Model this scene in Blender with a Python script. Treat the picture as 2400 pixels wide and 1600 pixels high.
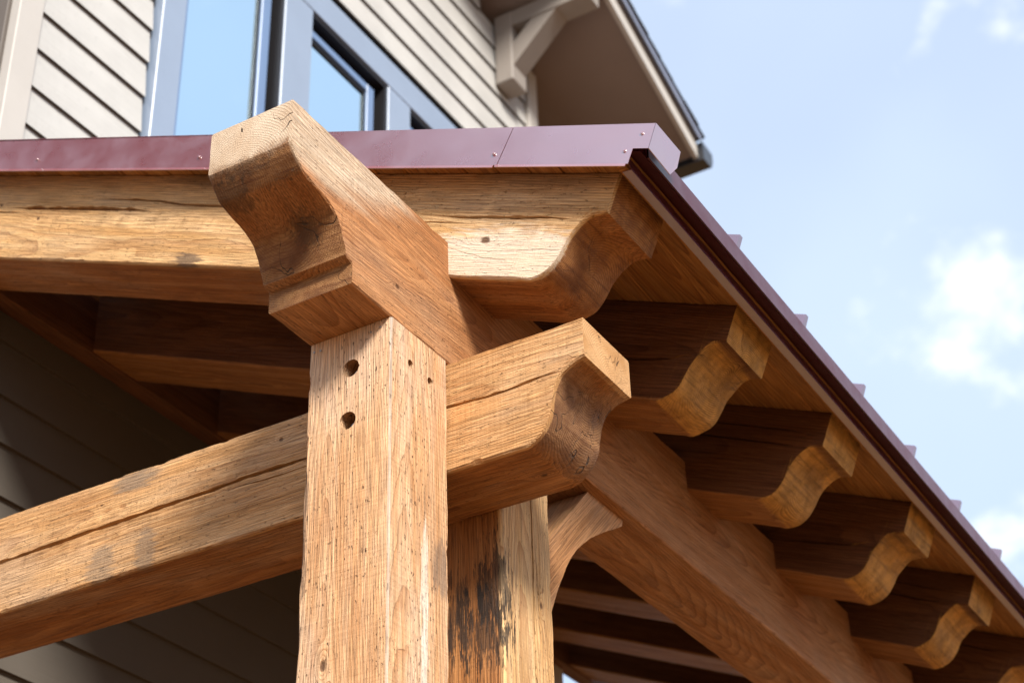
import bpy, bmesh, math, random
from mathutils import Vector, Matrix, noise
R = math.radians
scn = bpy.context.scene
for o in list(bpy.data.objects): bpy.data.objects.remove(o)

# ------------------------------------------------------------------ camera
GROUND = -3.5
cam_d = bpy.data.cameras.new('camera'); cam = bpy.data.objects.new('camera', cam_d)
scn.collection.objects.link(cam)
cr, cu, cf = Vector((.8594, .5106, -.0268)), Vector((.2964, -.4549, .8398)), Vector((-.4166, .7296, .5423))
cam.matrix_world = Matrix(((cr.x, cu.x, -cf.x, 1.6167), (cr.y, cu.y, -cf.y, -2.3561), (cr.z, cu.z, -cf.z, -1.9059), (0, 0, 0, 1)))
cam_d.sensor_width = 36; cam_d.lens = 4069.7 / 2400 * 36
cam_d.clip_start = .05; cam_d.clip_end = 2000
cam_d.dof.use_dof = True; cam_d.dof.focus_distance = 3.42; cam_d.dof.aperture_fstop = 4.5
scn.camera = cam

# ------------------------------------------------------------------ light
SUN_TO = Vector((.95, -.85, .85)).normalized()          # direction towards the sun
sun_el = math.asin(SUN_TO.z); sun_rot = math.atan2(SUN_TO.x, SUN_TO.y)
world = bpy.data.worlds.new('World'); scn.world = world; world.use_nodes = True
wn = world.node_tree; wn.nodes.clear()
def wnode(t, **k):
    n = wn.nodes.new(t)
    for a, b in k.items(): setattr(n, a, b)
    return n
sky = wnode('ShaderNodeTexSky', sky_type='NISHITA', sun_disc=False, sun_elevation=sun_el, sun_rotation=sun_rot,
            air_density=1.0, dust_density=.5, ozone_density=2.0)
tc = wnode('ShaderNodeTexCoord')
def wmath(op, a, b=None, c=None):
    n = wnode('ShaderNodeMath', operation=op)
    for i, v in enumerate((a, b, c)):
        if v is None: continue
        if isinstance(v, (int, float)): n.inputs[i].default_value = v
        else: wn.links.new(v, n.inputs[i])
    return n.outputs[0]
def wnoise(vec, scale, detail, rough, off=(0, 0, 0), sc=(1, 1, 1)):
    m = wnode('ShaderNodeMapping'); m.inputs['Location'].default_value = off; m.inputs['Scale'].default_value = sc
    wn.links.new(vec, m.inputs[0])
    n = wnode('ShaderNodeTexNoise'); n.inputs['Scale'].default_value = scale; n.inputs['Detail'].default_value = detail
    n.inputs['Roughness'].default_value = rough
    wn.links.new(m.outputs[0], n.inputs['Vector']); return n.outputs['Fac']
def wramp(v, lo, hi):
    n = wnode('ShaderNodeMapRange', interpolation_type='SMOOTHSTEP')
    n.inputs['From Min'].default_value = lo; n.inputs['From Max'].default_value = hi
    wn.links.new(v, n.inputs['Value']); return n.outputs['Result']
CLOUD_OFF = (2.2272, 4.3039, 12.3561)
dirv = tc.outputs['Generated']
puffs = wramp(wnoise(dirv, 8.0, 5, .52, CLOUD_OFF, (1, 1, 1.3)), .585, .76)
veil = wramp(wnoise(dirv, 1.7, 4, .5, (7.3, 2.2, 5.0)), .3, .72)
def wmix(f, a, b):
    mx = wnode('ShaderNodeMix', data_type='RGBA'); wn.links.new(f, mx.inputs['Factor'])
    for k, v in (('A', a), ('B', b)):
        if isinstance(v, tuple): mx.inputs[k].default_value = v
        else: wn.links.new(v, mx.inputs[k])
    return mx.outputs['Result']
sk = wmix(wmath('MULTIPLY_ADD', veil, .34, .56), sky.outputs[0], (4.55, 5.3, 6.5, 1))
sk = wmix(puffs, sk, (6.9, 7.0, 7.1, 1))
bg = wnode('ShaderNodeBackground'); bg.inputs['Strength'].default_value = .13
wn.links.new(sk, bg.inputs['Color'])
wo = wnode('ShaderNodeOutputWorld'); wn.links.new(bg.outputs[0], wo.inputs[0])

sd = bpy.data.lights.new('sun', 'SUN'); sd.energy = 4.6; sd.angle = R(15); sd.color = (1, .95, .87)
so = bpy.data.objects.new('sun', sd); scn.collection.objects.link(so)
so.rotation_euler = (-SUN_TO).to_track_quat('-Z', 'Y').to_euler(); so.location = SUN_TO * 20
scn.view_settings.view_transform = 'Standard'; scn.view_settings.look = 'None'
scn.view_settings.gamma = 1; scn.view_settings.use_curve_mapping = False
scn.view_settings.exposure = 0.66
scn.render.engine = 'CYCLES'
scn.cycles.use_denoising = True
scn.cycles.max_bounces = 8

# ------------------------------------------------------------------ materials
class NT:
    def __init__(s, name):
        s.m = bpy.data.materials.new(name); s.m.use_nodes = True
        s.t = s.m.node_tree; s.t.nodes.clear()
        s.out = s.t.nodes.new('ShaderNodeOutputMaterial'); s.b = s.t.nodes.new('ShaderNodeBsdfPrincipled')
        s.t.links.new(s.b.outputs[0], s.out.inputs[0]); s._tc = None
    def n(s, t, **k):
        x = s.t.nodes.new(t)
        for a, b in k.items(): setattr(x, a, b)
        return x
    def put(s, sock, v):
        if isinstance(v, bpy.types.NodeSocket): s.t.links.new(v, sock)
        else:
            if hasattr(sock.default_value, '__len__') and len(sock.default_value) == 4 and len(v) == 3: v = (*v, 1)
            sock.default_value = v
    def M(s, op, a, b=None, c=None):
        x = s.n('ShaderNodeMath', operation=op)
        for i, v in enumerate((a, b, c)):
            if v is not None: s.put(x.inputs[i], v)
        return x.outputs[0]
    def V(s, op, a, b=None, out=0):
        x = s.n('ShaderNodeVectorMath', operation=op); s.put(x.inputs[0], a)
        if b is not None: s.put(x.inputs[1] if op != 'SCALE' else x.inputs['Scale'], b)
        return x.outputs['Value'] if op in ('LENGTH', 'DOT_PRODUCT', 'DISTANCE') else x.outputs[0]
    def obj(s):
        if s._tc is None: s._tc = s.n('ShaderNodeTexCoord')
        return s._tc.outputs['Object']
    def noise(s, vec, sc=(1, 1, 1), detail=2, rough=.5, out='Fac', dist=0):
        v = s.V('MULTIPLY', vec, sc)
        x = s.n('ShaderNodeTexNoise'); s.put(x.inputs['Vector'], v); x.inputs['Scale'].default_value = 1
        x.inputs['Detail'].default_value = detail; x.inputs['Roughness'].default_value = rough
        x.inputs['Distortion'].default_value = dist
        return x.outputs[out]
    def step(s, v, lo, hi, a=0, b=1):
        x = s.n('ShaderNodeMapRange', interpolation_type='SMOOTHSTEP')
        s.put(x.inputs['Value'], v); x.inputs['From Min'].default_value = lo; x.inputs['From Max'].default_value = hi
        x.inputs['To Min'].default_value = a; x.inputs['To Max'].default_value = b
        return x.outputs['Result']
    def mix(s, f, a, b, mode='MIX'):
        x = s.n('ShaderNodeMix', data_type='RGBA', blend_type=mode)
        s.put(x.inputs['Factor'], f); s.put(x.inputs['A'], a); s.put(x.inputs['B'], b); return x.outputs['Result']
    def sep(s, v):
        x = s.n('ShaderNodeSeparateXYZ'); s.put(x.inputs[0], v); return x.outputs
    def comb(s, a, b, c):
        x = s.n('ShaderNodeCombineXYZ'); s.put(x.inputs[0], a); s.put(x.inputs[1], b); s.put(x.inputs[2], c); return x.outputs[0]
    def bump(s, h, strength, dist):
        x = s.n('ShaderNodeBump'); x.inputs['Strength'].default_value = strength; x.inputs['Distance'].default_value = dist
        s.put(x.inputs['Height'], h); s.put(s.b.inputs['Normal'], x.outputs[0])
    def fin(s, color, rough=.7, spec=.3, metal=0):
        s.put(s.b.inputs['Base Color'], color); s.put(s.b.inputs['Roughness'], rough)
        s.put(s.b.inputs['Specular IOR Level'], spec); s.put(s.b.inputs['Metallic'], metal); return s.m

def wood(name, pith=(.1, .06), light=(.60, .38, .20), mid=(.46, .26, .115), late=(.27, .115, .04), spacing=.0052, taper=.02, warp=.05,
         grey=.25, greycol=(.42, .37, .31), ring=.8, fiber=.8, specks=.5, knots=(), patches=(), skin=(), sl=(.70, .43, .22), sm=(.56, .30, .125), sk=(.34, .14, .045), bump=.6, sawmarks=.5, endcol=(.34, .19, .09), checks=1.0, grime=.6, endlo=.25, endhi=.75, varies=True):
    """solid timber: rings round a pith running along local x, so faces show grain and ends show rings"""
    s = NT(name); P0 = s.obj()
    if varies:
        oi = s.n('ShaderNodeObjectInfo'); rnd = oi.outputs['Random']
        off = s.comb(s.M('MULTIPLY', rnd, 31.7), s.M('MULTIPLY', rnd, 7.1), 0.0)
        P = s.V('ADD', P0, off)
    else: P = s.V('ADD', P0, (hash(name) % 97 * .37 if False else sum(map(ord, name)) % 97 * .37, 0, 0))
    wv = s.noise(P, (.9, 5, 5), 2, .5, 'Color'); wv = s.V('SUBTRACT', wv, (.5, .5, .5))
    wv = s.V('MULTIPLY', wv, (0, warp, warp))
    wv2 = s.V('MULTIPLY', s.V('SUBTRACT', s.noise(P, (6, 30, 30), 1, .5, 'Color'), (.5, .5, .5)), (0, .003, .003))
    Q = s.V('SUBTRACT', s.V('ADD', s.V('ADD', P0, wv), wv2), (0, pith[0], pith[1]))
    x, y, z = s.sep(Q)
    r = s.M('SQRT', s.M('ADD', s.M('MULTIPLY', y, y), s.M('MULTIPLY', z, z)))
    r = s.M('ADD', r, s.M('MULTIPLY', x, taper))
    kn = None
    for (kx, ky, kz, kr) in knots:
        d = s.V('LENGTH', s.V('MULTIPLY', s.V('SUBTRACT', P0, (kx, ky, kz)), (.4, 1, 1)))
        q = s.M('POWER', s.M('DIVIDE', 1.0, s.M('ADD', 1.0, s.M('POWER', s.M('DIVIDE', d, kr), 2.0))), 2.0)
        r = s.M('ADD', r, s.M('MULTIPLY', q, kr * 1.5))
        d2 = s.V('LENGTH', s.V('MULTIPLY', s.V('SUBTRACT', P0, (kx, ky, kz)), (.75, 1, 1)))
        core = s.step(s.M('ADD', d2, s.M('MULTIPLY', s.noise(P, (60, 60, 60), 2), kr * .5)), kr * .45, kr * .85, 1, 0)
        kn = core if kn is None else s.M('MAXIMUM', kn, core)
    r = s.M('ADD', r, s.M('MULTIPLY', s.noise(P, (.25, 1.5, 1.5), 1), .03))
    fr = s.M('FRACT', s.M('DIVIDE', r, spacing))
    rg = s.M('MULTIPLY', s.M('POWER', fr, 2.2), s.step(fr, .93, 1.0, 1, 0))
    rvis = s.step(s.noise(P, (1.1, 12, 12), 2), .28, .62, .35, 1)
    rg = s.M('MULTIPLY', rg, rvis)
    fib = s.noise(P, (9, 420, 420), 2, .6)
    streak = s.noise(P, (1.3, 34, 34), 3, .6)
    blotch = s.noise(P, (2.2, 7, 7), 3, .6)
    col = s.mix(s.step(streak, .33, .68), light, mid)
    if skin:
        mk = None
        for c, rad in skin:
            d = s.M('ADD', s.V('LENGTH', s.V('DIVIDE', s.V('SUBTRACT', P0, c), rad)), s.M('MULTIPLY', s.M('SUBTRACT', s.noise(P, (3, 25, 25), 3, .6), .5), .5))
            f = s.step(d, .75, 1.05, 1, 0); mk = f if mk is None else s.M('MAXIMUM', mk, f)
        col = s.mix(mk, col, s.mix(s.step(streak, .33, .68), sl, sm)); late = s.mix(mk, late, sk)
    col = s.mix(s.M('MULTIPLY', rg, ring), col, late)
    col = s.mix(s.M('MULTIPLY', s.step(blotch, .45, .72), grey), col, greycol)
    col = s.mix(s.M('MULTIPLY', s.step(blotch, .5, .3), .35), col, late)
    col = s.mix(s.M('MULTIPLY', s.step(s.noise(P, (5, 150, 150), 3, .7), .56, .74), .55 * fiber), col, s.mix(.5, late, (.03, .015, .007)))
    fv = s.step(fib, .3, .7, 1 - .5 * fiber, 1 + .22 * fiber)
    col = s.mix(1.0, col, s.comb(fv, fv, fv), 'MULTIPLY')
    if varies:
        jv = s.M('MULTIPLY_ADD', s.M('FRACT', s.M('MULTIPLY', rnd, 91.7)), .5, .75); col = s.mix(1.0, col, s.comb(jv, jv, jv), 'MULTIPLY')
    # torn-fibre pits
    sp = s.step(s.noise(P, (60, 190, 190), 2, .6), .63, .68)
    sp = s.M('MULTIPLY', sp, s.step(s.noise(P, (3, 14, 14), 1), .36, .56))
    col = s.mix(s.M('MULTIPLY', sp, specks), col, (.07, .035, .015))
    # end grain
    g = s.n('ShaderNodeNewGeometry'); vt = s.n('ShaderNodeVectorTransform', vector_type='NORMAL', convert_from='WORLD', convert_to='OBJECT')
    s.put(vt.inputs[0], g.outputs['True Normal'])
    em = s.step(s.M('ABSOLUTE', s.sep(vt.outputs[0])[0]), endlo, endhi)
    pt = s.noise(P, (28, 28, 28), 4, .65); pt2 = s.noise(P, (9, 9, 9), 3, .6)
    ecol = s.mix(s.step(pt, .35, .68), s.mix(.55, endcol, late), s.mix(.35, endcol, light))
    ecol = s.mix(s.M('MULTIPLY', s.step(pt2, .47, .68), grime), ecol, s.mix(.5, late, (.02, .012, .006)))
    sw = s.noise(P, (110, 6, 110), 3, .65); ecol = s.mix(s.M('MULTIPLY', s.step(sw, .48, .68), grime), ecol, s.mix(.4, late, (.02, .012, .006)))
    if skin and endlo > .1: ecol = s.mix(mk, ecol, s.mix(s.step(pt2, .35, .65), sl, sm))
    ecol = s.mix(s.M('MULTIPLY', rg, .8), ecol, s.mix(.35, late, (.02, .01, .004)))
    ang = s.M('ARCTAN2', z, y)
    ck = s.noise(s.comb(ang, s.M('MULTIPLY', x, 2.0), s.M('MULTIPLY', r, 6.0)), (1.3, 1, 1), 3, .55)
    ckm = s.step(s.M('ABSOLUTE', s.M('SUBTRACT', ck, .5)), .001, .006, 1, 0)
    ckm = s.M('MULTIPLY', ckm, s.M('MULTIPLY', s.step(s.noise(P, (9, 9, 9), 2), .36, .55), s.step(r, .012, .04)))
    ckm = s.M('MULTIPLY', ckm, checks)
    ecol = s.mix(s.M('MULTIPLY', ckm, .85), ecol, (.03, .015, .006))
    col = s.mix(em, col, ecol)
    for (c, rad, pc, st, edge) in patches:
        dv = s.V('DIVIDE', s.V('SUBTRACT', P0, c), rad)
        d = s.V('LENGTH', dv)
        nz = s.noise(P, (14, 120, 120), 3, .65)
        f = s.step(s.M('ADD', d, s.M('MULTIPLY', s.M('SUBTRACT', nz, .5), edge)), .88 if edge > 3.4 else .55, 1.0, st, 0)
        col = s.mix(f, col, pc)
    if kn is not None: col = s.mix(s.M('MULTIPLY', kn, .9), col, (.10, .04, .015))
    saw = s.noise(P, (150, 9, 9), 2, .5)
    h = s.M('ADD', s.M('MULTIPLY', fib, .8), s.M('MULTIPLY', rg, -.28))
    h = s.M('ADD', h, s.M('MULTIPLY', saw, sawmarks * .6)); h = s.M('ADD', h, s.M('MULTIPLY', sp, -1.2))
    h = s.M('ADD', h, s.M('MULTIPLY', s.M('MULTIPLY', ckm, em), -2.0))
    if kn is not None: h = s.M('ADD', h, s.M('MULTIPLY', kn, -.8))
    s.bump(h, bump, .006)
    return s.fin(col, s.step(streak, .3, .7, .62, .8), .25)

BLK = (.018, .013, .010)
GRY = (.16, .13, .10)
BRN = dict(light=(.44, .19, .058), mid=(.345, .13, .034), late=(.165, .05, .012))
W_POST1 = wood('weathered_post_wood', pith=(.055, .145), light=(.76, .475, .265), mid=(.63, .345, .16), late=(.40, .16, .05), taper=.035, warp=.028, grey=.35, greycol=(.68, .58, .48),
               ring=.75, specks=.95, varies=False, bump=.9,
               knots=((2.80, 0, .1405, .016), (2.46, .0, .045, .006)),
               patches=(((2.955, .120, 0), (.17, .016, .03), (.76, .67, .56), .6, 1.6), ((2.79, .118, 0), (.10, .014, .03), (.76, .67, .56), .6, 1.6),
                        ((3.02, .175, 0), (.07, .035, .02), (.10, .08, .065), .55, 2.4), ((3.08, 0, .197), (.2, .03, .012), (.09, .05, .03), .7, 2.0)))
W_POST2 = wood('stained_post_wood', pith=(.12, .11), **BRN, taper=.03, varies=False, specks=.6, grey=.1, skin=(((1.75, 0, .1), (4, .014, .3)),), sl=(.69, .44, .21), sm=(.58, .33, .13),
               patches=(((3.07, .02, .204), (.09, .045, .04), BLK, .7, 5.0), ((3.0, .05, .204), (.07, .07, .04), BLK, .7, 5.5), ((3.03, .13, .204), (.08, .07, .04), BLK, .55, 6.5)),
               knots=((3.09, 0.0, .05, .014),))
W_TIE = wood('tie_beam_wood', pith=(.13, .16), **BRN, taper=.015, warp=.04, varies=False, grey=.3, greycol=(.5, .4, .3), specks=.45, bump=.8,
             skin=(((-.5, 0, .126), (4, .013, .5)), ((.3149, .1, .2), (.012, .3, .2))), sl=(.65, .375, .17), sm=(.51, .26, .095), sk=(.30, .115, .033),
             knots=((-.425, 0, .205, .010), (-.93, 0, .192, .007), (-.3, .0, .2, .008), (.15, .12, 0, .012)),
             patches=(((-.835, 0, .228), (.08, .03, .03), GRY, .6, 1.9), ((-.785, 0, .04), (.035, .03, .075), GRY, .5, 1.9), ((-.91, 0, .035), (.05, .03, .065), GRY, .5, 1.9),
                      ((.03, 0, .13), (.035, .02, .03), (.56, .27, .10), .6, 2.0), ((.09, 0, .12), (.055, .02, .025), (.58, .30, .12), .6, 2.0)))
W_BEAM = wood('carved_beam_wood', pith=(.125, .17), light=(.48, .225, .09), mid=(.385, .16, .056), late=(.19, .062, .018), taper=.05, warp=.06, varies=False, grey=.25, greycol=(.42, .3, .2), specks=.6,
              endcol=(.25, .135, .05), grime=.85, checks=1.3, knots=((-.15, .02, .11, .012), (.62, 0, .06, .014), (.02, 0, .08, .012)), skin=(((-.34, 0, .36), (.45, .016, .21)), ((-.345, .1, .36), (.03, .4, .17))), sl=(.64, .50, .36), sm=(.53, .38, .25), sk=(.30, .17, .09),
              patches=(((-.2, .075, .12), (.06, .04, .04), (.055, .03, .015), .5, 3.0), ((-.3, .17, .17), (.05, .06, .04), (.07, .035, .015), .6, 2.2), ((-.32, .12, .2), (.03, .1, .02), (.07, .04, .02), .5, 2.4)))
W_RAFTER1 = wood('bleached_rafter_wood', pith=(.14, .25), light=(.47, .21, .07), mid=(.37, .145, .042), late=(.19, .06, .016), taper=.012, varies=False, grey=.25, greycol=(.5, .4, .3), specks=.5, bump=.8,
                 skin=(((-.1, 0, .2), (2.4, .013, .5)),), sl=(.69, .43, .20), sm=(.55, .30, .11), sk=(.33, .14, .045),
                 knots=((-.024, 0, .2927, .019), (-1.53, 0, .325, .010), (-1.71, 0, .365, .010)), endcol=(.40, .17, .045), checks=.35,
                 patches=(((.05, 0, .255), (.30, .02, .085), (.74, .65, .54), .6, 1.2), ((-.9, 0, .22), (.06, .03, .025), (.09, .06, .045), .7, 2.4),
                          ((-.85, .0, .45), (.3, .02, .035), (.16, .09, .04), .6, 2.0), ((.1, 0, .45), (.25, .02, .03), (.20, .12, .06), .5, 2.0)))
W_RAFTER = wood('rafter_wood', pith=(.12, .33), light=(.165, .066, .027), mid=(.12, .045, .018), late=(.06, .02, .008), grey=.12, greycol=(.16, .09, .05), specks=.25, endcol=(.92, .47, .105), grime=.4, checks=.5, bump=.6, endlo=.06, endhi=.4, skin=(((-.8, .1, .2), (4, .6, .013)),), sl=(.40, .185, .065), sm=(.31, .13, .042), sk=(.17, .06, .02))  # painted light: warm bounce glow on tails and undersides, roof shade on sides
W_BRACE = wood('brace_wood', pith=(.02, .1), light=(.52, .28, .13), mid=(.43, .21, .085), late=(.27, .105, .035), grey=.2, specks=.3, bump=.5)
W_SOFFIT = wood('soffit_board_wood', pith=(.04, -.05), light=(.52, .25, .075), mid=(.42, .18, .048), late=(.20, .065, .015), spacing=.006, grey=.05, specks=.15, bump=.3, sawmarks=.1, taper=.03)
W_PALE = wood('bleached_edge_wood', pith=(.1, .1), light=(.50, .385, .29), mid=(.46, .32, .215), late=(.36, .2, .11), grey=.5, greycol=(.42, .385, .35), ring=.2, specks=.6, varies=False)

def paint(name, col, rough=.55, var=.06, grain=.25, along='y', spec=.35):
    s = NT(name); P = s.obj()
    sc = {'x': (4, 160, 160), 'y': (160, 4, 160), 'z': (160, 160, 4)}[along]
    g = s.noise(P, sc, 3, .6); b = s.noise(P, (3, 3, 3), 4, .6); d = s.noise(P, (30, 30, 30), 3, .6)
    f = s.M('ADD', s.step(b, .3, .7, 1 - var, 1 + var * .5), s.M('MULTIPLY', s.M('SUBTRACT', g, .5), grain * .25))
    f = s.M('ADD', f, s.step(d, .62, .75, 0, -var))
    c = s.mix(1.0, col, s.comb(f, f, f), 'MULTIPLY'); s.bump(g, grain, .002)
    return s.fin(c, rough, spec)
P_SIDING = paint('siding_paint', (.43, .415, .39), .6, .09, .6)
P_TRIM = paint('beige_trim_paint', (.43, .40, .365), .55, .05, .1)
P_BRACKET = paint('bracket_paint_shaded', (.24, .21, .185), .6, .05, .15, 'z')  # darkened to paint in the shade under the gable soffit
P_LOWER = paint('lower_siding_dark', (.105, .09, .074), .6, .05, .35)  # darker tone for the siding boards below the ledger
P_LAP = paint('lap_shadow_edge', (.075, .058, .045), .8, .1, .2)  # dark underside colour paints in the shadow beneath each lap
P_SOFFIT = paint('soffit_paint', (.215, .165, .14), .7, .05, .1)
P_TAUPE = paint('return_wall_taupe', (.125, .105, .09), .6, .06, .3, 'z')  # darker than the corner board beside it
P_FRAME = paint('blue_grey_frame_paint', (.22, .272, .36), .34, .05, .05, spec=.5)
P_SASH = paint('blue_sash_paint', (.13, .20, .34), .35, .04, .05, spec=.5)
P_BLACK = paint('black_gasket_and_shade', (.012, .011, .012), .5, .05, .05)
P_GUTTER = paint('dark_gutter_metal', (.014, .015, .02), .32, .05, .02, spec=.5)
P_DRIP = paint('drip_edge_metal', (.20, .23, .32), .3, .05, .02, spec=.8)
def shingle_mat():
    s = NT('asphalt_shingle'); P = s.obj(); g = s.noise(P, (300, 300, 300), 2); b = s.noise(P, (4, 4, 4), 3)
    c = s.mix(g, (.02, .02, .022), (.07, .065, .065)); c = s.mix(s.M('MULTIPLY', b, .4), c, (.04, .035, .03)); s.bump(g, .6, .003)
    return s.fin(c, .9, .2)
P_SHINGLE = shingle_mat()
def red_metal(name, col, dirty, ior, r0, r1):
    s = NT(name); P = s.obj()
    w = s.noise(P, (2.2, 5, 5), 2, .5); d = s.noise(P, (500, 500, 500), 2); dirt = s.noise(P, (12, 12, 12), 4, .65)
    c = s.mix(s.step(dirt, .5, .85, 0, .3), col, dirty)
    st = s.noise(P, (40, 40, 1.5), 3, .6); c = s.mix(s.step(st, .55, .8, 0, .25), c, dirty)
    h = s.M('ADD', s.M('MULTIPLY', w, 1.0), s.M('MULTIPLY', d, .0004)); s.bump(h, .6, .016)
    s.b.inputs['IOR'].default_value = ior
    return s.fin(c, s.step(dirt, .3, .8, r0, r1), .7)
P_RED = red_metal('red_painted_metal', (.20, .009, .008), (.21, .03, .028), 3.9, .27, .35)
P_EAVE = red_metal('maroon_eave_metal', (.10, .010, .040), (.12, .025, .045), 2.8, .28, .36)
P_LIP = red_metal('maroon_drip_metal', (.06, .007, .014), (.08, .02, .025), 1.4, .35, .45)
def glass_mat():
    s = NT('window_glass'); P = s.obj(); w = s.noise(P, (1.2, 1.2, 1.2), 2)
    s.bump(w, .25, .01)
    return s.fin((.58, .74, .83), .03, .5, 1.0)
P_GLASS = glass_mat()
def steel():
    s = NT('galvanised_steel'); P = s.obj(); n = s.noise(P, (200, 200, 200), 3)
    return s.fin(s.mix(n, (.22, .21, .20), (.45, .44, .43)), s.step(n, .3, .7, .35, .6), .5, .8)
P_STEEL = steel()
def ground_mat():
    s = NT('warm_bounce_ground'); P = s.obj(); a = s.noise(P, (60, 60, 60), 4, .7); b = s.noise(P, (.3, .3, .3), 4)  # unseen ground, tinted warm to supply bounce beneath the timbers
    c = s.mix(a, (.19, .095, .036), (.33, .18, .076)); c = s.mix(s.step(b, .5, .8), c, (.22, .17, .08)); s.bump(a, .8, .02)
    return s.fin(c, .95, .2)

# ------------------------------------------------------------------ mesh helpers
COL = scn.collection
def link(o, parent=None):
    COL.objects.link(o)
    if parent:
        o.parent = parent; o.matrix_parent_inverse = parent.matrix_world.inverted()
    return o
def thing(name, label, cat, loc, group=None):
    o = bpy.data.objects.new(name, None); o.empty_display_size = .2; COL.objects.link(o)
    o.matrix_world = Matrix.Translation(loc); o.location = loc
    bpy.context.view_layer.update()
    o['label'] = label; o['category'] = cat
    if group: o['group'] = group
    return o
ROOT = {}
def place(o, M, parent):
    """world matrix M for a child; every parent chain ends in an unrotated root, parts carry their own matrix"""
    COL.objects.link(o); o.parent = parent
    pw = ROOT[parent.name] if parent else Matrix.Identity(4)
    o.matrix_local = pw.inverted() @ M; ROOT[o.name] = M.copy()
    return o
def mesh_of(name, bm, mats, smooth=None):
    bmesh.ops.recalc_face_normals(bm, faces=bm.faces[:])
    me = bpy.data.meshes.new(name); bm.to_mesh(me); bm.free()
    for m in mats: me.materials.append(m)
    if smooth is not None:
        for p in me.polygons: p.use_smooth = True
        me.set_sharp_from_angle(angle=R(smooth))
    return me
def new(name, me, parent, M=Matrix.Identity(4), label=None):
    o = bpy.data.objects.new(name, me); place(o, M, parent)
    if label: o['label'] = label
    return o
def bm_box(bm, x0, x1, y0, y1, z0, z1, bev=0):
    vs = [bm.verts.new((x, y, z)) for x in (x0, x1) for y in (y0, y1) for z in (z0, z1)]
    fs = [bm.faces.new([vs[i] for i in q]) for q in ((0, 1, 3, 2), (4, 6, 7, 5), (0, 4, 5, 1), (2, 3, 7, 6), (0, 2, 6, 4), (1, 5, 7, 3))]
    if bev:
        es = list({e for f in fs for e in f.edges})
        bmesh.ops.bevel(bm, geom=es, offset=bev, segments=1, affect='EDGES', profile=.5)
def box(name, parent, x0, x1, y0, y1, z0, z1, mat, bev=.002, label=None):
    bm = bmesh.new(); bm_box(bm, x0, x1, y0, y1, z0, z1, bev)
    return new(name, mesh_of(name, bm, [mat]), parent, label=label)
def prism(bm, prof, a0, a1, axis='y', mi=0):
    """closed profile of 2D points swept along an axis; (p,q) -> for y: x,z ; for x: y,z"""
    def pt(p, a): return (p[0], a, p[1]) if axis == 'y' else (a, p[0], p[1])
    A = [bm.verts.new(pt(p, a0)) for p in prof]; B = [bm.verts.new(pt(p, a1)) for p in prof]; n = len(prof); fs = []
    for i in range(n): fs.append(bm.faces.new((A[i], A[(i + 1) % n], B[(i + 1) % n], B[i])))
    fs.append(bm.faces.new(A[::-1])); fs.append(bm.faces.new(B))
    for f in fs: f.material_index = mi
    return fs
def cyl(bm, c, axis, r, h, n=20, r2=None):
    axis = Vector(axis).normalized(); t = axis.orthogonal().normalized(); b = axis.cross(t); c = Vector(c); r2 = r if r2 is None else r2
    A = [bm.verts.new(c + (t * math.cos(k * math.tau / n) + b * math.sin(k * math.tau / n)) * r) for k in range(n)]
    B = [bm.verts.new(c + axis * h + (t * math.cos(k * math.tau / n) + b * math.sin(k * math.tau / n)) * r2) for k in range(n)]
    for k in range(n): bm.faces.new((A[k], A[(k + 1) % n], B[(k + 1) % n], B[k]))
    bm.faces.new(A[::-1]); bm.faces.new(B)
def nz(*a): return noise.noise(Vector((*a, .37, .11)[:3]))

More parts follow.
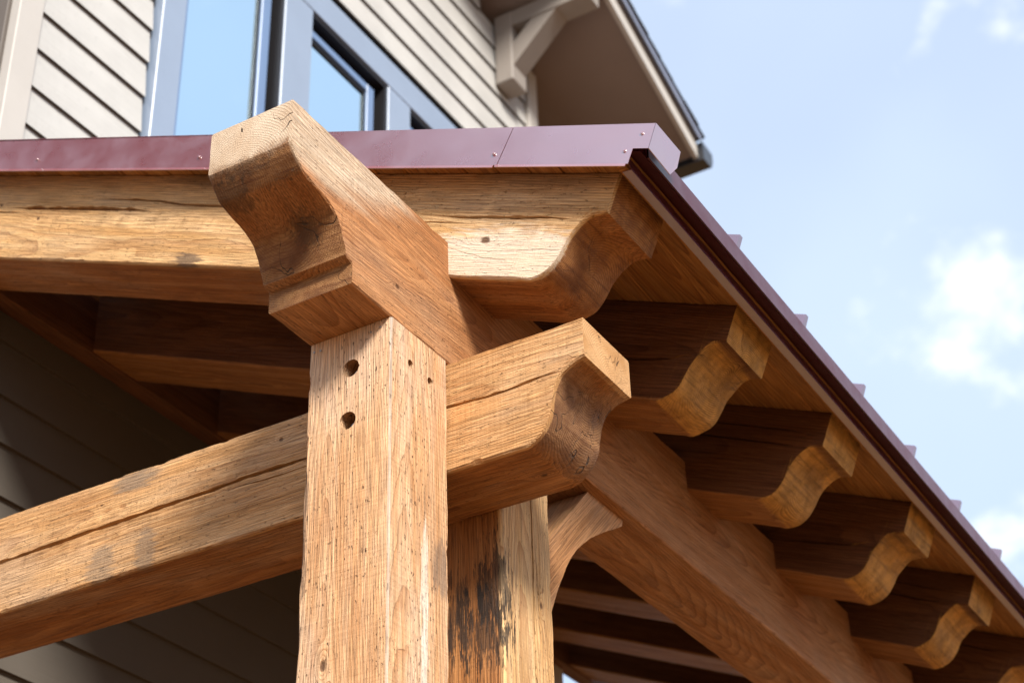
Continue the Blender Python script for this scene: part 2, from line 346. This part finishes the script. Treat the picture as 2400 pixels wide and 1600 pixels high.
def spline(pts, step=.004):
    """Catmull-Rom through pts, sampled densely, x kept strictly increasing"""
    P = [pts[0]] + list(pts) + [pts[-1]]; out = []
    for i in range(1, len(P) - 2):
        p0, p1, p2, p3 = (Vector((*p, 0)) for p in P[i - 1:i + 3]); n = max(2, int((p2 - p1).length / step))
        for k in range(n):
            t = k / n
            q = .5 * ((2 * p1) + (p2 - p0) * t + (2 * p0 - 5 * p1 + 4 * p2 - p3) * t * t + (3 * p1 - p0 - 3 * p2 + p3) * t ** 3)
            out.append((q.x, q.y))
    out.append(pts[-1]); res = [out[0]]
    for x, z in out[1:]: res.append((max(x, res[-1][0] + .0005), z))
    return res
def stations(x0, x1, step):
    n = max(1, int(round((x1 - x0) / step))); return [x0 + (x1 - x0) * i / n for i in range(n + 1)]
def timber(name, st, w, h, mats, cracks=(), cham=.004, rough=.0009, seed=1.0, wide=None):
    """st: list of (x, bottom z). Section y 0..w, z bottom..h. cracks: polylines on the y=0 face [(x,z)...], hw, depth.
    wide: chamfer of the front-bottom corner (material slot 1)"""
    bm = bmesh.new(); rings = []
    cr = sorted(cracks, key=lambda c: c[0][0][1])
    def crack_at(c, x):
        pts, hw, dep = c
        if x <= pts[0][0]: return pts[0][1], 0
        if x >= pts[-1][0]: return pts[-1][1], 0
        for (a, za), (b, zb_) in zip(pts, pts[1:]):
            if a <= x <= b: z = za + (zb_ - za) * (x - a) / (b - a); break
        s = min(1, min(x - pts[0][0] + (.08 if len(c) > 2 and pts[0][0] <= st[0][0] else 0), pts[-1][0] - x + .0) / .09)
        return z + .0025 * nz(x * 14, seed, 3), max(0, s)
    for x, b in st:
        c = []
        for k in range(4):
            v = cham * (1 + .7 * nz(x * 11, k * 5.1, seed)) + max(0, nz(x * 23, k * 3.3, seed + 4) - .38) * .014
            c.append(max(.0012, v))
        if wide: c[0] = wide * (1 + .25 * nz(x * 6, 2, seed))
        if h - b < c[0] + c[1] + .01: c[0] = c[1] = .0015
        ring = []
        lo, hi = b + c[0], h - c[1]
        marks = []
        for q in cr:
            zc, s = crack_at(q, x); hw = max(.0003, 1.6 * q[1] * s * (1 + .5 * nz(x * 40, seed)))
            if zc - hw < lo + .004: s = 0; zc = lo + .004 + .002 * len(marks); hw = .0003
            if marks and zc - hw < marks[-1][0] + marks[-1][1] + .001: zc = marks[-1][0] + marks[-1][1] + .001 + hw
            zc = min(zc, hi - .004); marks.append((zc, hw, q[2] * s))
        cur = lo; segs = []
        for zc, hw, dep in marks: segs.append((cur, zc - hw, zc, zc + hw, dep)); cur = zc + hw
        def fp(z, d=0): return (d + rough * nz(x * 35, z * 60, seed), z)
        for a, e, m, g, dep in segs:
            for t in (0, .33, .67, 1): ring.append(fp(a + (e - a) * t))
            ring.append((dep, m + .0008 * nz(x * 50, 9, seed)))
        for t in (0, .25, .5, .75, 1): ring.append(fp(cur + (hi - cur) * t))
        for t in (0, .5, 1): ring.append((c[1] + (w - c[1] - c[2]) * t, h + rough * nz(x * 30, t * 9, seed + 2)))
        for t in (0, .33, .67, 1): zz = h - c[2] - (h - c[2] - b - c[3]) * t; ring.append((w + rough * nz(x * 35, zz * 60, seed + 5), zz))
        for t in (0, .33, .67, 1): ring.append((w - c[3] - (w - c[3] - c[0]) * t, b + rough * nz(x * 35, t * 9, seed + 7)))
        rings.append([bm.verts.new((x, yy, zz)) for yy, zz in ring])
    n = len(rings[0])
    for A, B in zip(rings, rings[1:]):
        for i in range(n):
            f = bm.faces.new((A[i], A[(i + 1) % n], B[(i + 1) % n], B[i]))
            if wide and i == n - 1: f.material_index = 1
    bm.faces.new(rings[0]); bm.faces.new(rings[-1][::-1])
    return mesh_of(name, bm, mats, 33)
def basis(o, x, y):
    x, y = Vector(x).normalized(), Vector(y).normalized(); z = x.cross(y)
    return Matrix(((x.x, y.x, z.x, o[0]), (x.y, y.y, z.y, o[1]), (x.z, y.z, z.z, o[2]), (0, 0, 0, 1)))

# ================================================================== setting
bm = bmesh.new(); bmesh.ops.create_grid(bm, x_segments=8, y_segments=8, size=400)
me = mesh_of('ground', bm, [ground_mat()]); g = bpy.data.objects.new('ground', me); g.location.z = GROUND; COL.objects.link(g); g['kind'] = 'structure'

# ================================================================== house
SX = -1.68                                            # siding face
house = thing('house', 'pale beige lap-sided house with blue-grey windows and overhanging gable eave behind the porch', 'house', (-4, 2, GROUND))
ROOT['house'] = Matrix.Translation((-4, 2, GROUND))
Y0, Y1 = .345, 3.724; YR = (Y0 + Y1) / 2; SL = .3814; ZS = 4.2155       # gable: soffit height at Y=3.7, slope
def soff(y): return ZS - SL * (y - 3.7) if y > YR else ZS - SL * (2 * YR - y - 3.7)
bm = bmesh.new()
prism(bm, [(Y0 + .012, GROUND), (Y1 - .012, GROUND), (Y1 - .012, soff(Y1) - .002), (YR, soff(YR + 1e-6) - .002), (Y0 + .012, soff(Y1) - .002)], -7, SX - .07, 'x')
wall = new('wall', mesh_of('wall', bm, [P_BLACK]), house)
courses = []
z = .027 - .1525 * 22
while z < .03: courses.append(z); z += .1525
courses[-1] = .027
courses += [.178, .345, .50, .642, .81]
z = .963
while z < 1.5: courses.append(z); z += .1535
courses = [c for c in courses if c < 1.5] + [1.577, 1.728, 1.882, 2.036, 2.19, 2.341, 2.487, 2.632, 2.778, 2.924, 3.07, 3.215]
z = 3.361
while z < 4.85: courses.append(z); z += .1495
CASE0, CASE1, CZ0, CZ1 = .958, 3.2, 1.50, 3.272
smesh = {}
def siding(ya, yb, z, zt):
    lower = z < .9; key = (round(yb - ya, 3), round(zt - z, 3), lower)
    if key not in smesh:
        b = bmesh.new(); hh = zt - z + .014
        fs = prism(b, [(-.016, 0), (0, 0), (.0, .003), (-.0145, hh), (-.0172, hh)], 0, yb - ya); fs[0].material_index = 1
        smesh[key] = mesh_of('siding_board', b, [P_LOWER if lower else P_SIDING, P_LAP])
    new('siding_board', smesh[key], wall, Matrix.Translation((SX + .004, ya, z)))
for z, zt in zip(courses, courses[1:] + [courses[-1] + .15]):
    ya, yb = Y0 + .099, Y1 - .094
    # clip to the gable
    def lim(zz):
        d = (zz - soff(Y1)) / SL
        return (Y0 + max(0, d), Y1 - max(0, d))
    a2, b2 = lim(zt); ya, yb = max(ya, a2), min(yb, b2)
    if yb - ya < .2: continue
    if zt > CZ0 + .01 and z < CZ1 - .02:
        siding(ya, CASE0 - .013, z, zt); siding(CASE1 + .013, yb, z, zt)
    else: siding(ya, yb, z, zt)
# corner boards
box('corner_board', house, SX - .02, SX + .022, Y0, Y0 + .097, GROUND, soff(Y1) + .1, P_TRIM, .003)
box('corner_board', house, SX - .02, SX + .022, Y1 - .092, Y1, GROUND, soff(Y1) - .01, P_TRIM, .003)
box('return_wall', house, -6.9, SX - .0215, Y0 - .012, Y0 + .01, GROUND, soff(Y1), P_TAUPE, .002, label='dark taupe return wall beside the pale corner board')
# windows
def window(y0, y1, sash, pane, ztop, zs, zp, label):
    w = box('window', house, SX - .06, SX - .045, y0, y1, CZ0 + .1, ztop, P_BLACK, 0, label)
    for nm, (a, b, c, d, x0, x1, m) in {'sash_left': (sash[0], pane[0], CZ0 + .11, zs, SX - .044, SX - .006, P_SASH), 'sash_right': (pane[1], sash[1], CZ0 + .11, zs, SX - .044, SX - .006, P_SASH),
            'sash_top': (pane[0], pane[1], zp, zs, SX - .043, SX - .007, P_SASH), 'sash_bottom': (pane[0], pane[1], CZ0 + .11, CZ0 + .17, SX - .043, SX - .007, P_SASH)}.items():
        box('sash', w, x0, x1, a, b, c, d, m, .003)
    # black glazing bead
    for (a, b, c, d) in ((pane[0], pane[1], zp - .016, zp), (pane[1] - .012, pane[1], CZ0 + .17, zp - .016)):
        box('glazing_bead', w, SX - .04, SX - .018, a, b, c, d, P_BLACK, 0)
    for (a, b, c, d) in ((y0 + .001, y1 - .001, ztop - .018, ztop - .001), (y1 - .018, y1 - .001, CZ0 + .1, ztop - .019)):
        box('reveal', w, SX - .0445, SX + .022, a, b, c, d, P_BLACK, 0)  # black liners paint in the recess shadow at head and jamb
    box('pane', w, SX - .034, SX - .026, pane[0] + .001, pane[1] - .001, CZ0 + .17, zp, P_GLASS, 0)
    return w
window(1.075, 1.632, (1.077, 1.588), (1.122, 1.533), 3.12, 3.09, 3.05, 'tall window with light blue sky reflection left of the dark mullion')
window(1.812, 2.36, (1.815, 2.302), (1.846, 2.252), 3.12, 3.068, 3.03, 'recessed window with reveal painted shadow-black in the middle of the row')
window(2.53, 3.07, (2.533, 3.02), (2.565, 2.97), 3.12, 3.068, 3.03, 'window at the far end of the row, mostly hidden behind the red trim')
for (a, b) in ((CASE0, 1.075), (1.632, 1.812), (2.36, 2.53), (3.07, CASE1)):
    box('window_casing', house, SX - .055, SX + .03, a, b, CZ0 + .1, 3.12, P_FRAME, .003)
box('head_casing', house, SX - .055, SX + .032, CASE0, CASE1, 3.12, CZ1, P_FRAME, .003)
box('sill_casing', house, SX - .055, SX + .045, CASE0, CASE1, CZ0, CZ0 + .1, P_FRAME, .003)
# gable bracket
bk = box('bracket', house, SX + .006, SX + .106, 3.325, 3.465, 3.85, soff(3.465) - .004, P_BRACKET, .006, 'painted timber eave bracket under the gable soffit')
bm = bmesh.new(); prism(bm, [(SX + .103, 4.205), (SX + .54, 4.205), (SX + .54, 4.30), (SX + .103, 4.30)], 3.332, 3.458)
new('arm', mesh_of('arm', bm, [P_BRACKET]), bk)
bm = bmesh.new(); prism(bm, [(SX + .1045, 3.945), (SX + .1045, 4.09), (SX + .222, 4.207), (SX + .365, 4.207)], 3.338, 3.452)
new('diagonal_strut', mesh_of('diagonal_strut', bm, [P_BRACKET]), bk)
# roof of the house (soffit slab, fascia, drip edge, shingles, gutter)
XO = -1.1; YE = 4.461
def slab(x0, x1, lo, hi, ya, yb, mat, name, parent, step=None):
    b = bmesh.new(); prism(b, [(ya, soff(ya) + lo), (yb, soff(yb) + lo), (yb, soff(yb) + hi), (ya, soff(ya) + hi)], x0, x1, 'x')
    return new(name, mesh_of(name, b, [mat]), parent)
rf = slab(-7, XO - .026, 0, .12, YR + .001, YE, P_SOFFIT, 'roof', house)
slab(-7, XO - .026, 0, .12, 2 * YR - YE, YR - .001, P_SOFFIT, 'soffit', rf)
for ya, yb in ((YR, YE + .004), (2 * YR - YE - .004, YR)):
    slab(XO - .0255, XO, -.012, .118, ya, yb, P_TRIM, 'fascia_board', rf)
    slab(-7, XO + .028, .1215, .131, ya, yb, P_DRIP, 'roof_deck', rf)
    slab(XO + .026, XO + .031, .088, .1312, ya, yb, P_DRIP, 'drip_edge', rf)
rnd = random.Random(4); y = YR
while y < YE + .02:
    y2 = min(y + .14, YE + .03)
    b = bmesh.new(); e = XO + .040 + rnd.uniform(-.004, .006)
    prism(b, [(y - .02, soff(max(y - .02, YR + .001)) + .1335), (y2, soff(y2) + .1325), (y2, soff(y2) + .146 + rnd.uniform(0, .004)), (y - .02, soff(max(y - .02, YR + .001)) + .137)], -7, e, 'x')
    new('shingle_course', mesh_of('shingle_course', b, [P_SHINGLE]), rf); y = y2
# gutter along the eave
gz = soff(YE)
bm = bmesh.new()
prism(bm, [(YE + .006, gz - .03), (YE + .10, gz - .03), (YE + .125, gz + .02), (YE + .125, gz + .075), (YE + .112, gz + .075), (YE + .112, gz + .024), (YE + .094, gz - .022), (YE + .014, gz - .022), (YE + .014, gz + .085), (YE + .006, gz + .085)], -7, XO + .03, 'x')
gut = new('gutter', mesh_of('gutter', bm, [P_GUTTER]), house, label='dark metal gutter at the lower end of the gable roof')
bm = bmesh.new(); prism(bm, [(YE + .004, gz - .032), (YE + .101, gz - .032), (YE + .127, gz + .02), (YE + .127, gz + .077), (YE + .004, gz + .087)], XO + .0302, XO + .034, 'x')
new('end_cap', mesh_of('end_cap', bm, [P_GUTTER]), gut)
box('eave_board', house, -7, XO - .03, YE - .004, YE + .0055, gz - .012, gz + .11, P_GUTTER, 0)

# ================================================================== porch
porch = thing('timber_porch', 'timber-framed porch with carved beam ends and a red standing-seam roof', 'porch', (-.1, .1, GROUND))
ROOT['timber_porch'] = Matrix.Translation((-.1, .1, GROUND))
SW = .2
# posts: local x up, y = world +Y, z = world -X
def post(y, top, w, mat, cracks, seed, label, wide=None):
    st = [(x, 0) for x in stations(0, top - GROUND - 1.5, .1)] + [(x, 0) for x in stations(top - GROUND - 1.48, top - GROUND, .012)]
    return timber('post', st, w, SW, [mat, W_PALE], cracks, .005, .0009, seed, wide), basis((0, y, GROUND), (0, 0, 1), (0, 1, 0)), label
me, M, lb = post(0, 0, .2040, W_POST1, (), 3.0, 'front porch post with two peg holes below the carved beam', wide=.004)
p1 = new('post', me, porch, M, lb)
# bored holes
bm = bmesh.new()
HOLES = ((-.0955, -.0877), (-.1005, -.2055)); SCR = ((.0682, -.0751), (.139, -.0798))
for hx, hz in HOLES: cyl(bm, (hx, -.01, hz), (0, 1, 0), .0195, .075, 24)
for sy, sz in SCR: cyl(bm, (.01, sy, sz), (-1, 0, 0), .0095, .03, 16)
cut = bpy.data.objects.new('cutter', mesh_of('cutter', bm, [W_POST1])); COL.objects.link(cut)
md = p1.modifiers.new('holes', 'BOOLEAN'); md.operation = 'DIFFERENCE'; md.object = cut; md.solver = 'EXACT'
bpy.context.view_layer.update()
ev = p1.evaluated_get(bpy.context.evaluated_depsgraph_get())
nm = bpy.data.meshes.new_from_object(ev); old = p1.data
p1.modifiers.clear(); p1.data = nm; nm.name = 'post'
bpy.data.meshes.remove(old); bpy.data.objects.remove(cut)
for hx, hz in HOLES:
    bm = bmesh.new(); cyl(bm, (hx + .006, .016, hz - .007), (0, 1, 0), .0085, .046, 14); cyl(bm, (hx, .058, hz), (0, 1, 0), .0185, .004, 20)
    new('bolt', mesh_of('bolt', bm, [P_STEEL], 40), p1)
for sy, sz in SCR:
    bm = bmesh.new(); cyl(bm, (-.016, sy, sz), (1, 0, 0), .0085, .004, 14); cyl(bm, (-.012, sy, sz), (1, 0, 0), .006, .002, 6)
    new('screw', mesh_of('screw', bm, [P_STEEL], 40), p1)
me, M, lb = post(.4085, 0, .204, W_POST2, (), 8.0, 'rear porch post stained black, behind the tie beam')
# split on the +X side: give the rear post a crack by turning that face to local y=0
st = [(x, 0) for x in stations(0, 2.2, .1)] + [(x, 0) for x in stations(2.22, 3.5, .012)]
me = timber('post', st, SW, .204, [W_POST2], (([(2.6, .08), (2.95, .081), (3.16, .079), (3.33, .078), (3.5, .077)], .0022, .03), ([(2.88, .055), (3.0, .058), (3.12, .06), (3.2, .066)], .002, .016)), .005, .0012, 8.0)
p2 = new('post', me, porch, basis((0, .4085 + .204, GROUND), (0, 0, 1), (-1, 0, 0)), lb)
bm = bmesh.new(); cyl(bm, (0, .002, 0), (0, -1, 0), .0024, .0035, 10); nail = mesh_of('nail', bm, [P_STEEL], 40)
for hx, hz in ((-.1866, -.0199), (-.1706, -.0213), (-.0488, -.0203), (-.0258, -.0161)): new('nail', nail, p1, Matrix.Translation((hx, 0, hz)))
# tie beam: local = world axes
TY = .2072; TH = .2525
tp = [(.165, 0), (.182, .0015), (.202, .012), (.2205, .030), (.233, .055), (.2385, .085), (.2455, .115), (.2564, .135), (.2701, .147), (.2902, .157), (.3149, .1636)]
tie_st = [(x, 0) for x in stations(-1.75, -1.3, .05)] + [(x, 0) for x in stations(-1.29, .16, .010)] + spline(tp, .004)
me = timber('tie_beam', tie_st, SW, TH, [W_TIE],
            (([(-1.75, .127), (-1.2313, .1285), (-1.0526, .1334), (-.8882, .135), (-.7294, .1366), (-.6077, .1368), (-.5129, .1406), (-.3, .1373)], .003, .03),
             ([(-.5749, .1254), (-.4531, .1192), (-.3, .1196)], .0012, .01), ([(-.1, .148), (.0033, .148), (.12, .1402), (.2074, .1465), (.28, .147)], .002, .02)), .004, .0011, 5.0)
new('tie_beam', me, porch, basis((0, TY, -TH), (1, 0, 0), (0, 1, 0)), 'horizontal tie beam with ogee end passing between the two posts')
# carved plate beam: local x = world +Y, y = world -X
bp = [(-.3423, .207), (-.330, .190), (-.318, .177), (-.302, .162), (-.28, .155), (-.2622, .151), (-.2241, .143), (-.1971, .1287), (-.1792, .105), (-.1658, .076), (-.159, .062)]
bs = spline(bp, .004) + [(-.1585, .054), (-.150, .0505), (-.140, .0485), (-.1365, .045), (-.1360, .030), (-.1356, .0)]
bs = bs + [(x, 0) for x in stations(-.128, 1.6, .011)] + [(x, 0) for x in stations(1.65, 4.5, .05)]
me = timber('plate_beam', bs, SW, .310, [W_BEAM], (), .003, .0011, 11.0)
new('plate_beam', me, porch, basis((0, 0, .001), (0, 1, 0), (-1, 0, 0)), 'long plate beam with carved ogee end resting on the posts')
# rafters: local x down slope, y = world +Y
AL = math.atan(.4225); U = Vector((math.cos(AL), 0, -math.sin(AL)))
rp = [(.105, .2035), (.1242, .2047), (.1525, .2165), (.1703, .2387), (.1805, .2663), (.1865, .300), (.197, .325), (.2136, .3495), (.2308, .3605), (.2611, .3672)]
rst = [(x, .204) for x in stations(-1.95, -1.75, .05)] + [(x, .204) for x in stations(-1.74, .10, .010)] + spline(rp, .004)
me = timber('rafter', rst, SW, .4606, [W_RAFTER1],
            (([(-1.9, .347), (-1.7036, .3446), (-1.58, .343)], .002, .02), ([(-1.66, .3590), (-1.495, .3546), (-1.3992, .3454), (-1.1, .344)], .0032, .03), ([(-1.3, .3885), (-1.0886, .383), (-.986, .3720), (-.75, .368)], .002, .02),
             ([(-.24, .3365), (-.08, .3343)], .0018, .014), ([(-.1916, .3515), (-.0846, .3484), (.0699, .3505), (.19, .349)], .0026, .022)), .004, .0011, 17.0)
RY = [.2117 + .583 * k for k in range(7)]
new('rafter', me, porch, basis((0, RY[0], 0), U, (0, 1, 0)), 'sun-bleached end rafter with ogee tail under the red rake trim')
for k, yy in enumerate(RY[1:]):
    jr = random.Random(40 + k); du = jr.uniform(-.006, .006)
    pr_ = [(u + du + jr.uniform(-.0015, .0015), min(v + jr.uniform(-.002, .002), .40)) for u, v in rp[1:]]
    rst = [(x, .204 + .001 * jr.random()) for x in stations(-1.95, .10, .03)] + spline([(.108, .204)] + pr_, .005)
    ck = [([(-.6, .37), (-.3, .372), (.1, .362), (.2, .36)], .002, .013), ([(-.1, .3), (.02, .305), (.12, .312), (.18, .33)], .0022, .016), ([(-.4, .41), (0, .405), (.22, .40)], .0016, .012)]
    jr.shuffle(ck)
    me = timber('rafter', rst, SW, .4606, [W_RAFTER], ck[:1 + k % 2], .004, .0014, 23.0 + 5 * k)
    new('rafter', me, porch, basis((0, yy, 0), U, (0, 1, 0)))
# ledger on the wall
st = [(x, 0) for x in stations(.30, 4.2, .04)]
me = timber('ledger', st, .062, .29, [W_RAFTER], (), .003, .001, 31.0)
new('ledger', me, porch, basis((-1.62, 0, .897), (0, 1, 0), (-1, 0, 0)))
# knee brace, local x along 45 degrees
def brace():
    Bp = [(.6125, -.255), (.863, .0), (1.040, .0), (1.033, -.018), (1.0, -.038), (.95, -.066), (.904, -.094), (.862, -.121), (.828, -.148), (.795, -.176), (.767, -.206), (.742, -.238), (.722, -.271), (.703, -.300), (.686, -.330), (.668, -.366), (.651, -.40), (.636, -.425), (.6125, -.43)]
    c = math.sqrt(.5); b = bmesh.new()
    pr = [((y - .6125) * c + z * c, -(y - .6125) * c + z * c) for y, z in Bp]        # local x along (0,1,1)/√2
    fs = prism(b, pr, 0, .14)
    return mesh_of('knee_brace', b, [W_BRACE])
kb = brace()
# local axes: x=(0,1,1)/r2 ; y(local sweep)= -X ; z = x cross y
new('knee_brace', kb, porch, basis((-.03, .6125, 0), (0, 1, 1), (-1, 0, 0)), 'curved knee brace between the rear post and the plate beam')

# ------------------------------------------------------------------ porch roof
T0, T1 = .0, .024                                     # deck boards above rafter tops (perpendicular)
V = U.cross(Vector((0, 1, 0))); V = Vector((math.sin(AL), 0, math.cos(AL)))
RM = basis((0, 0, 0), U, (0, 1, 0))                    # roof frame: local x down slope, z perpendicular
VT = .4606
UE = .45 * math.cos(AL) - .31 * math.sin(AL)           # eave edge
YA, YB = .170, 4.12
bm = bmesh.new(); bm_box(bm, -1.92, UE + .028, YA + .004, YB, VT + .0265, VT + .046, 0)
roof = new('roof', mesh_of('roof', bm, [P_LIP]), porch, RM, 'red metal roof sheet')
ub = UE - .002; bw = .0865; k = 0
bmesh_cache = None
while ub > -1.85:
    if bmesh_cache is None:
        b = bmesh.new(); g_ = .0045
        prism(b, [(-YB, g_), (-YB, .024), (-YA - .004, .024), (-YA - .004, g_)], 0, .001, 'x') if False else None
        prof = [(g_, 0), (bw - g_, 0), (bw - .0006, .004), (bw - .0006, .024), (.0006, .024), (.0006, .004)]
        # local x = along the board (world Y), local y = -slope
        L = YB - YA
        A = [b.verts.new((0, p, q)) for p, q in prof]; B = [b.verts.new((L, p, q)) for p, q in prof]
        for i in range(6): b.faces.new((A[i], A[(i + 1) % 6], B[(i + 1) % 6], B[i]))
        b.faces.new(A[::-1]); b.faces.new(B)
        bmesh_cache = mesh_of('soffit_board', b, [W_SOFFIT])
    o = U * ub + V * (VT + .0005 + .0012 * nz(k * 1.7, 3, 1)) + Vector((0, YA, 0))
    new('soffit_board', bmesh_cache, roof, basis(o, (0, 1, 0), -U)); ub -= bw; k += 1
# standing seams
rib = None; yy = .245
ys = []
while yy < 4.1: ys.append(yy); yy += .381
for yy in ys:
    if rib is None:
        b = bmesh.new(); prism(b, [(-.010, .0465), (.010, .0465), (.007, .088), (-.007, .088)], -1.9, UE + .030, 'x'); rib = mesh_of('standing_seam', b, [P_EAVE])
    new('standing_seam', rib, roof, RM @ Matrix.Translation((0, yy, VT)))
# eave: wooden edge hidden, metal fascia, drip lip
def sheet(name, prof, y0, y1, parent, thick=.0012, label=None, mat=None):
    """folded sheet metal: open profile in x,z swept along y with a real thickness"""
    pts = [Vector((p[0], 0, p[1])) for p in prof]; off = []
    for i, p in enumerate(pts):
        t = (pts[min(i + 1, len(pts) - 1)] - pts[max(i - 1, 0)]).normalized(); off.append(p + Vector((-t.z, 0, t.x)) * thick)
    loop = [(p.x, p.z) for p in pts] + [(p.x, p.z) for p in off[::-1]]
    b = bmesh.new(); prism(b, loop, y0, y1); return new(name, mesh_of(name, b, [mat or P_RED], 35), parent, label=label)
sheet('eave_fascia', [(.440, .2925), (.4600, .2905), (.4605, .294), (.4588, .300), (.4568, .307), (.4553, .315), (.4546, .325), (.4545, .336), (.4545, .352)], .18, YB, roof, mat=P_EAVE)
sheet('drip_edge', [(.452, .3535), (.494, .337), (.4965, .306), (.501, .305), (.501, .3545), (.44, .3805)], .1815, YB, roof, .0012, mat=P_LIP)
box('eave_backing', roof, .425, .4530, .185, YB, .315, .345, W_SOFFIT, 0)
# rake trim (plane y=.15), two lapped pieces with a kicked-out hem, end return
YK = .150
def zt(x): return .582 - .4195 * x
def zb(x): return .4805 - .4225 * x
def rake(name, pts, y, th=.0015, label=None, hem=None):
    b = bmesh.new(); A = [b.verts.new((x, y, z)) for x, z in pts]; B = [b.verts.new((x, y + th, z)) for x, z in pts]; n = len(pts)
    b.faces.new(A); b.faces.new(B[::-1])
    for i in range(n): b.faces.new((A[i], B[i], B[(i + 1) % n], A[(i + 1) % n]))
    if hem:                                            # hem turned back and down at 45°
        (xa, xb) = hem; q = []
        for x in (xa, xb):
            q.append([(x, y, zb(x)), (x, y - .0045, zb(x) - .0085), (x, y - .0035, zb(x) - .0095), (x, y + .0013, zb(x) - .0005)])
        vs = [[b.verts.new(p) for p in r] for r in q]
        for i in range(4): b.faces.new((vs[0][i], vs[0][(i + 1) % 4], vs[1][(i + 1) % 4], vs[1][i]))
        b.faces.new(vs[0][::-1]); b.faces.new(vs[1])
    return new(name, mesh_of(name, b, [P_RED]), roof, label=label)
rake('rake_trim', [(-1.66, zb(-1.66)), (.160, zb(.160)), (.2045, zt(.2045)), (-1.66, zt(-1.66))], YK + .0018, label='longer dark red length of rake trim', hem=(-1.66, .152))
rake('rake_trim', [(.1632, zb(.1632)), (.4665, zb(.4665)), (.481, .3165), (.5155, .3020), (.5365, .3575), (.2077, zt(.2077))], YK, label='short end length of rake trim with notched corner', hem=(.158, .462))
# top flange and end return of the trim
b = bmesh.new(); prism(b, [(-1.9, .080), (UE + .053, .080), (UE + .053, .0815), (-1.9, .0815)], YK + .002, .262)
me = mesh_of('trim_flange', b, [P_RED]); new('trim_flange', me, roof, basis((0, 0, 0), U, (0, 1, 0)) @ Matrix.Translation((0, 0, VT - .0045)))
b = bmesh.new(); A = [(.5160, YK, .3020), (.5370, YK, .3575), (.5372, .262, .3595), (.5262, .262, .322), (.5165, .245, .2975)]
vs = [b.verts.new(p) for p in A]; ws = [b.verts.new((p[0] - .0014, p[1], p[2])) for p in A]
b.faces.new(vs); b.faces.new(ws[::-1])
for i in range(5): b.faces.new((vs[i], ws[i], ws[(i + 1) % 5], vs[(i + 1) % 5]))
new('trim_return', mesh_of('trim_return', b, [P_RED]), roof, label='folded end return of the rake trim at the roof corner')
# screws
bm = bmesh.new(); cyl(bm, (0, 0, 0), (0, -1, 0), .0042, .0016, 14); cyl(bm, (0, -.0016, 0), (0, -1, 0), .0028, .0016, 8, .002)
sm = mesh_of('screw', bm, [P_RED], 40)
for x, z in ((.155, .445), (.504, .345), (.462, .318), (-.68, .80), (-1.25, 1.04)):
    new('screw', sm, roof, Matrix.Translation((x, YK - .0001, z)))

# ================================================================== unseen foliage added behind the camera as a dark reflection for the rake trim
def bark_mat():
    s = NT('bark'); P = s.obj(); a = s.noise(P, (18, 18, 4), 4, .65)
    s.bump(a, 1, .03); return s.fin(s.mix(a, (.035, .025, .018), (.14, .105, .08)), .95, .15)
def leaf_mat():
    s = NT('leaf'); P = s.obj(); a = s.noise(P, (3, 3, 3), 3)
    return s.fin(s.mix(a, (.014, .026, .008), (.035, .06, .016)), .6, .3)
BARK, LEAF = bark_mat(), leaf_mat()
def added_tree(x, y, top, cz, rad, nleaf, seed, label):
    rn = random.Random(seed); t = thing('added_tree', label, 'added_tree', (x, y, GROUND)); ROOT[t.name] = Matrix.Translation((x, y, GROUND))
    bm = bmesh.new(); cyl(bm, (0, 0, 0), (rn.uniform(-.03, .03), rn.uniform(-.03, .03), 1), rad[0] * .12, cz - GROUND, 12, rad[0] * .05)
    tips = []
    for k in range(26):
        a = rn.uniform(0, math.tau); e = rn.uniform(-.5, 1.2); d = Vector((math.cos(a) * math.cos(e) * rad[0], math.sin(a) * math.cos(e) * rad[0], math.sin(e) * rad[1])) * rn.uniform(.55, .95)
        b0 = Vector((0, 0, cz - GROUND - rad[1] * rn.uniform(.3, 1.0))); e1 = Vector((0, 0, cz - GROUND)) + d; v = e1 - b0
        cyl(bm, b0, v, rad[0] * .028, v.length, 6, .006); tips += [b0 + v * q for q in (.55, .75, .9, 1.0)]
    new('trunk', mesh_of('trunk', bm, [BARK], 50), t, Matrix.Translation((x, y, GROUND)))
    vs, fs = [], []
    for k in range(nleaf):
        c = rn.choice(tips) + Vector((rn.gauss(0, 1), rn.gauss(0, 1), rn.gauss(0, .8))) * rad[0] * .16
        a = Vector((rn.gauss(0, 1), rn.gauss(0, 1), rn.gauss(0, 1))).normalized(); b = a.orthogonal().normalized(); b = Matrix.Rotation(rn.uniform(0, 6.28), 3, a) @ b; q = rn.uniform(.05, .085)
        i = len(vs); vs += [c - a * q, c + b * q * .45, c + a * q, c - b * q * .45]; fs.append((i, i + 1, i + 2, i + 3))
    me = bpy.data.meshes.new('crown'); me.from_pydata(vs, [], fs); me.materials.append(LEAF)
    new('crown', me, t, Matrix.Translation((x, y, GROUND)))
added_tree(-7.0, -6.2, 9.0, 7.6, (3.1, 3.0), 34000, 9, 'unseen foliage with trunk, added behind the viewpoint for a dark trim reflection')
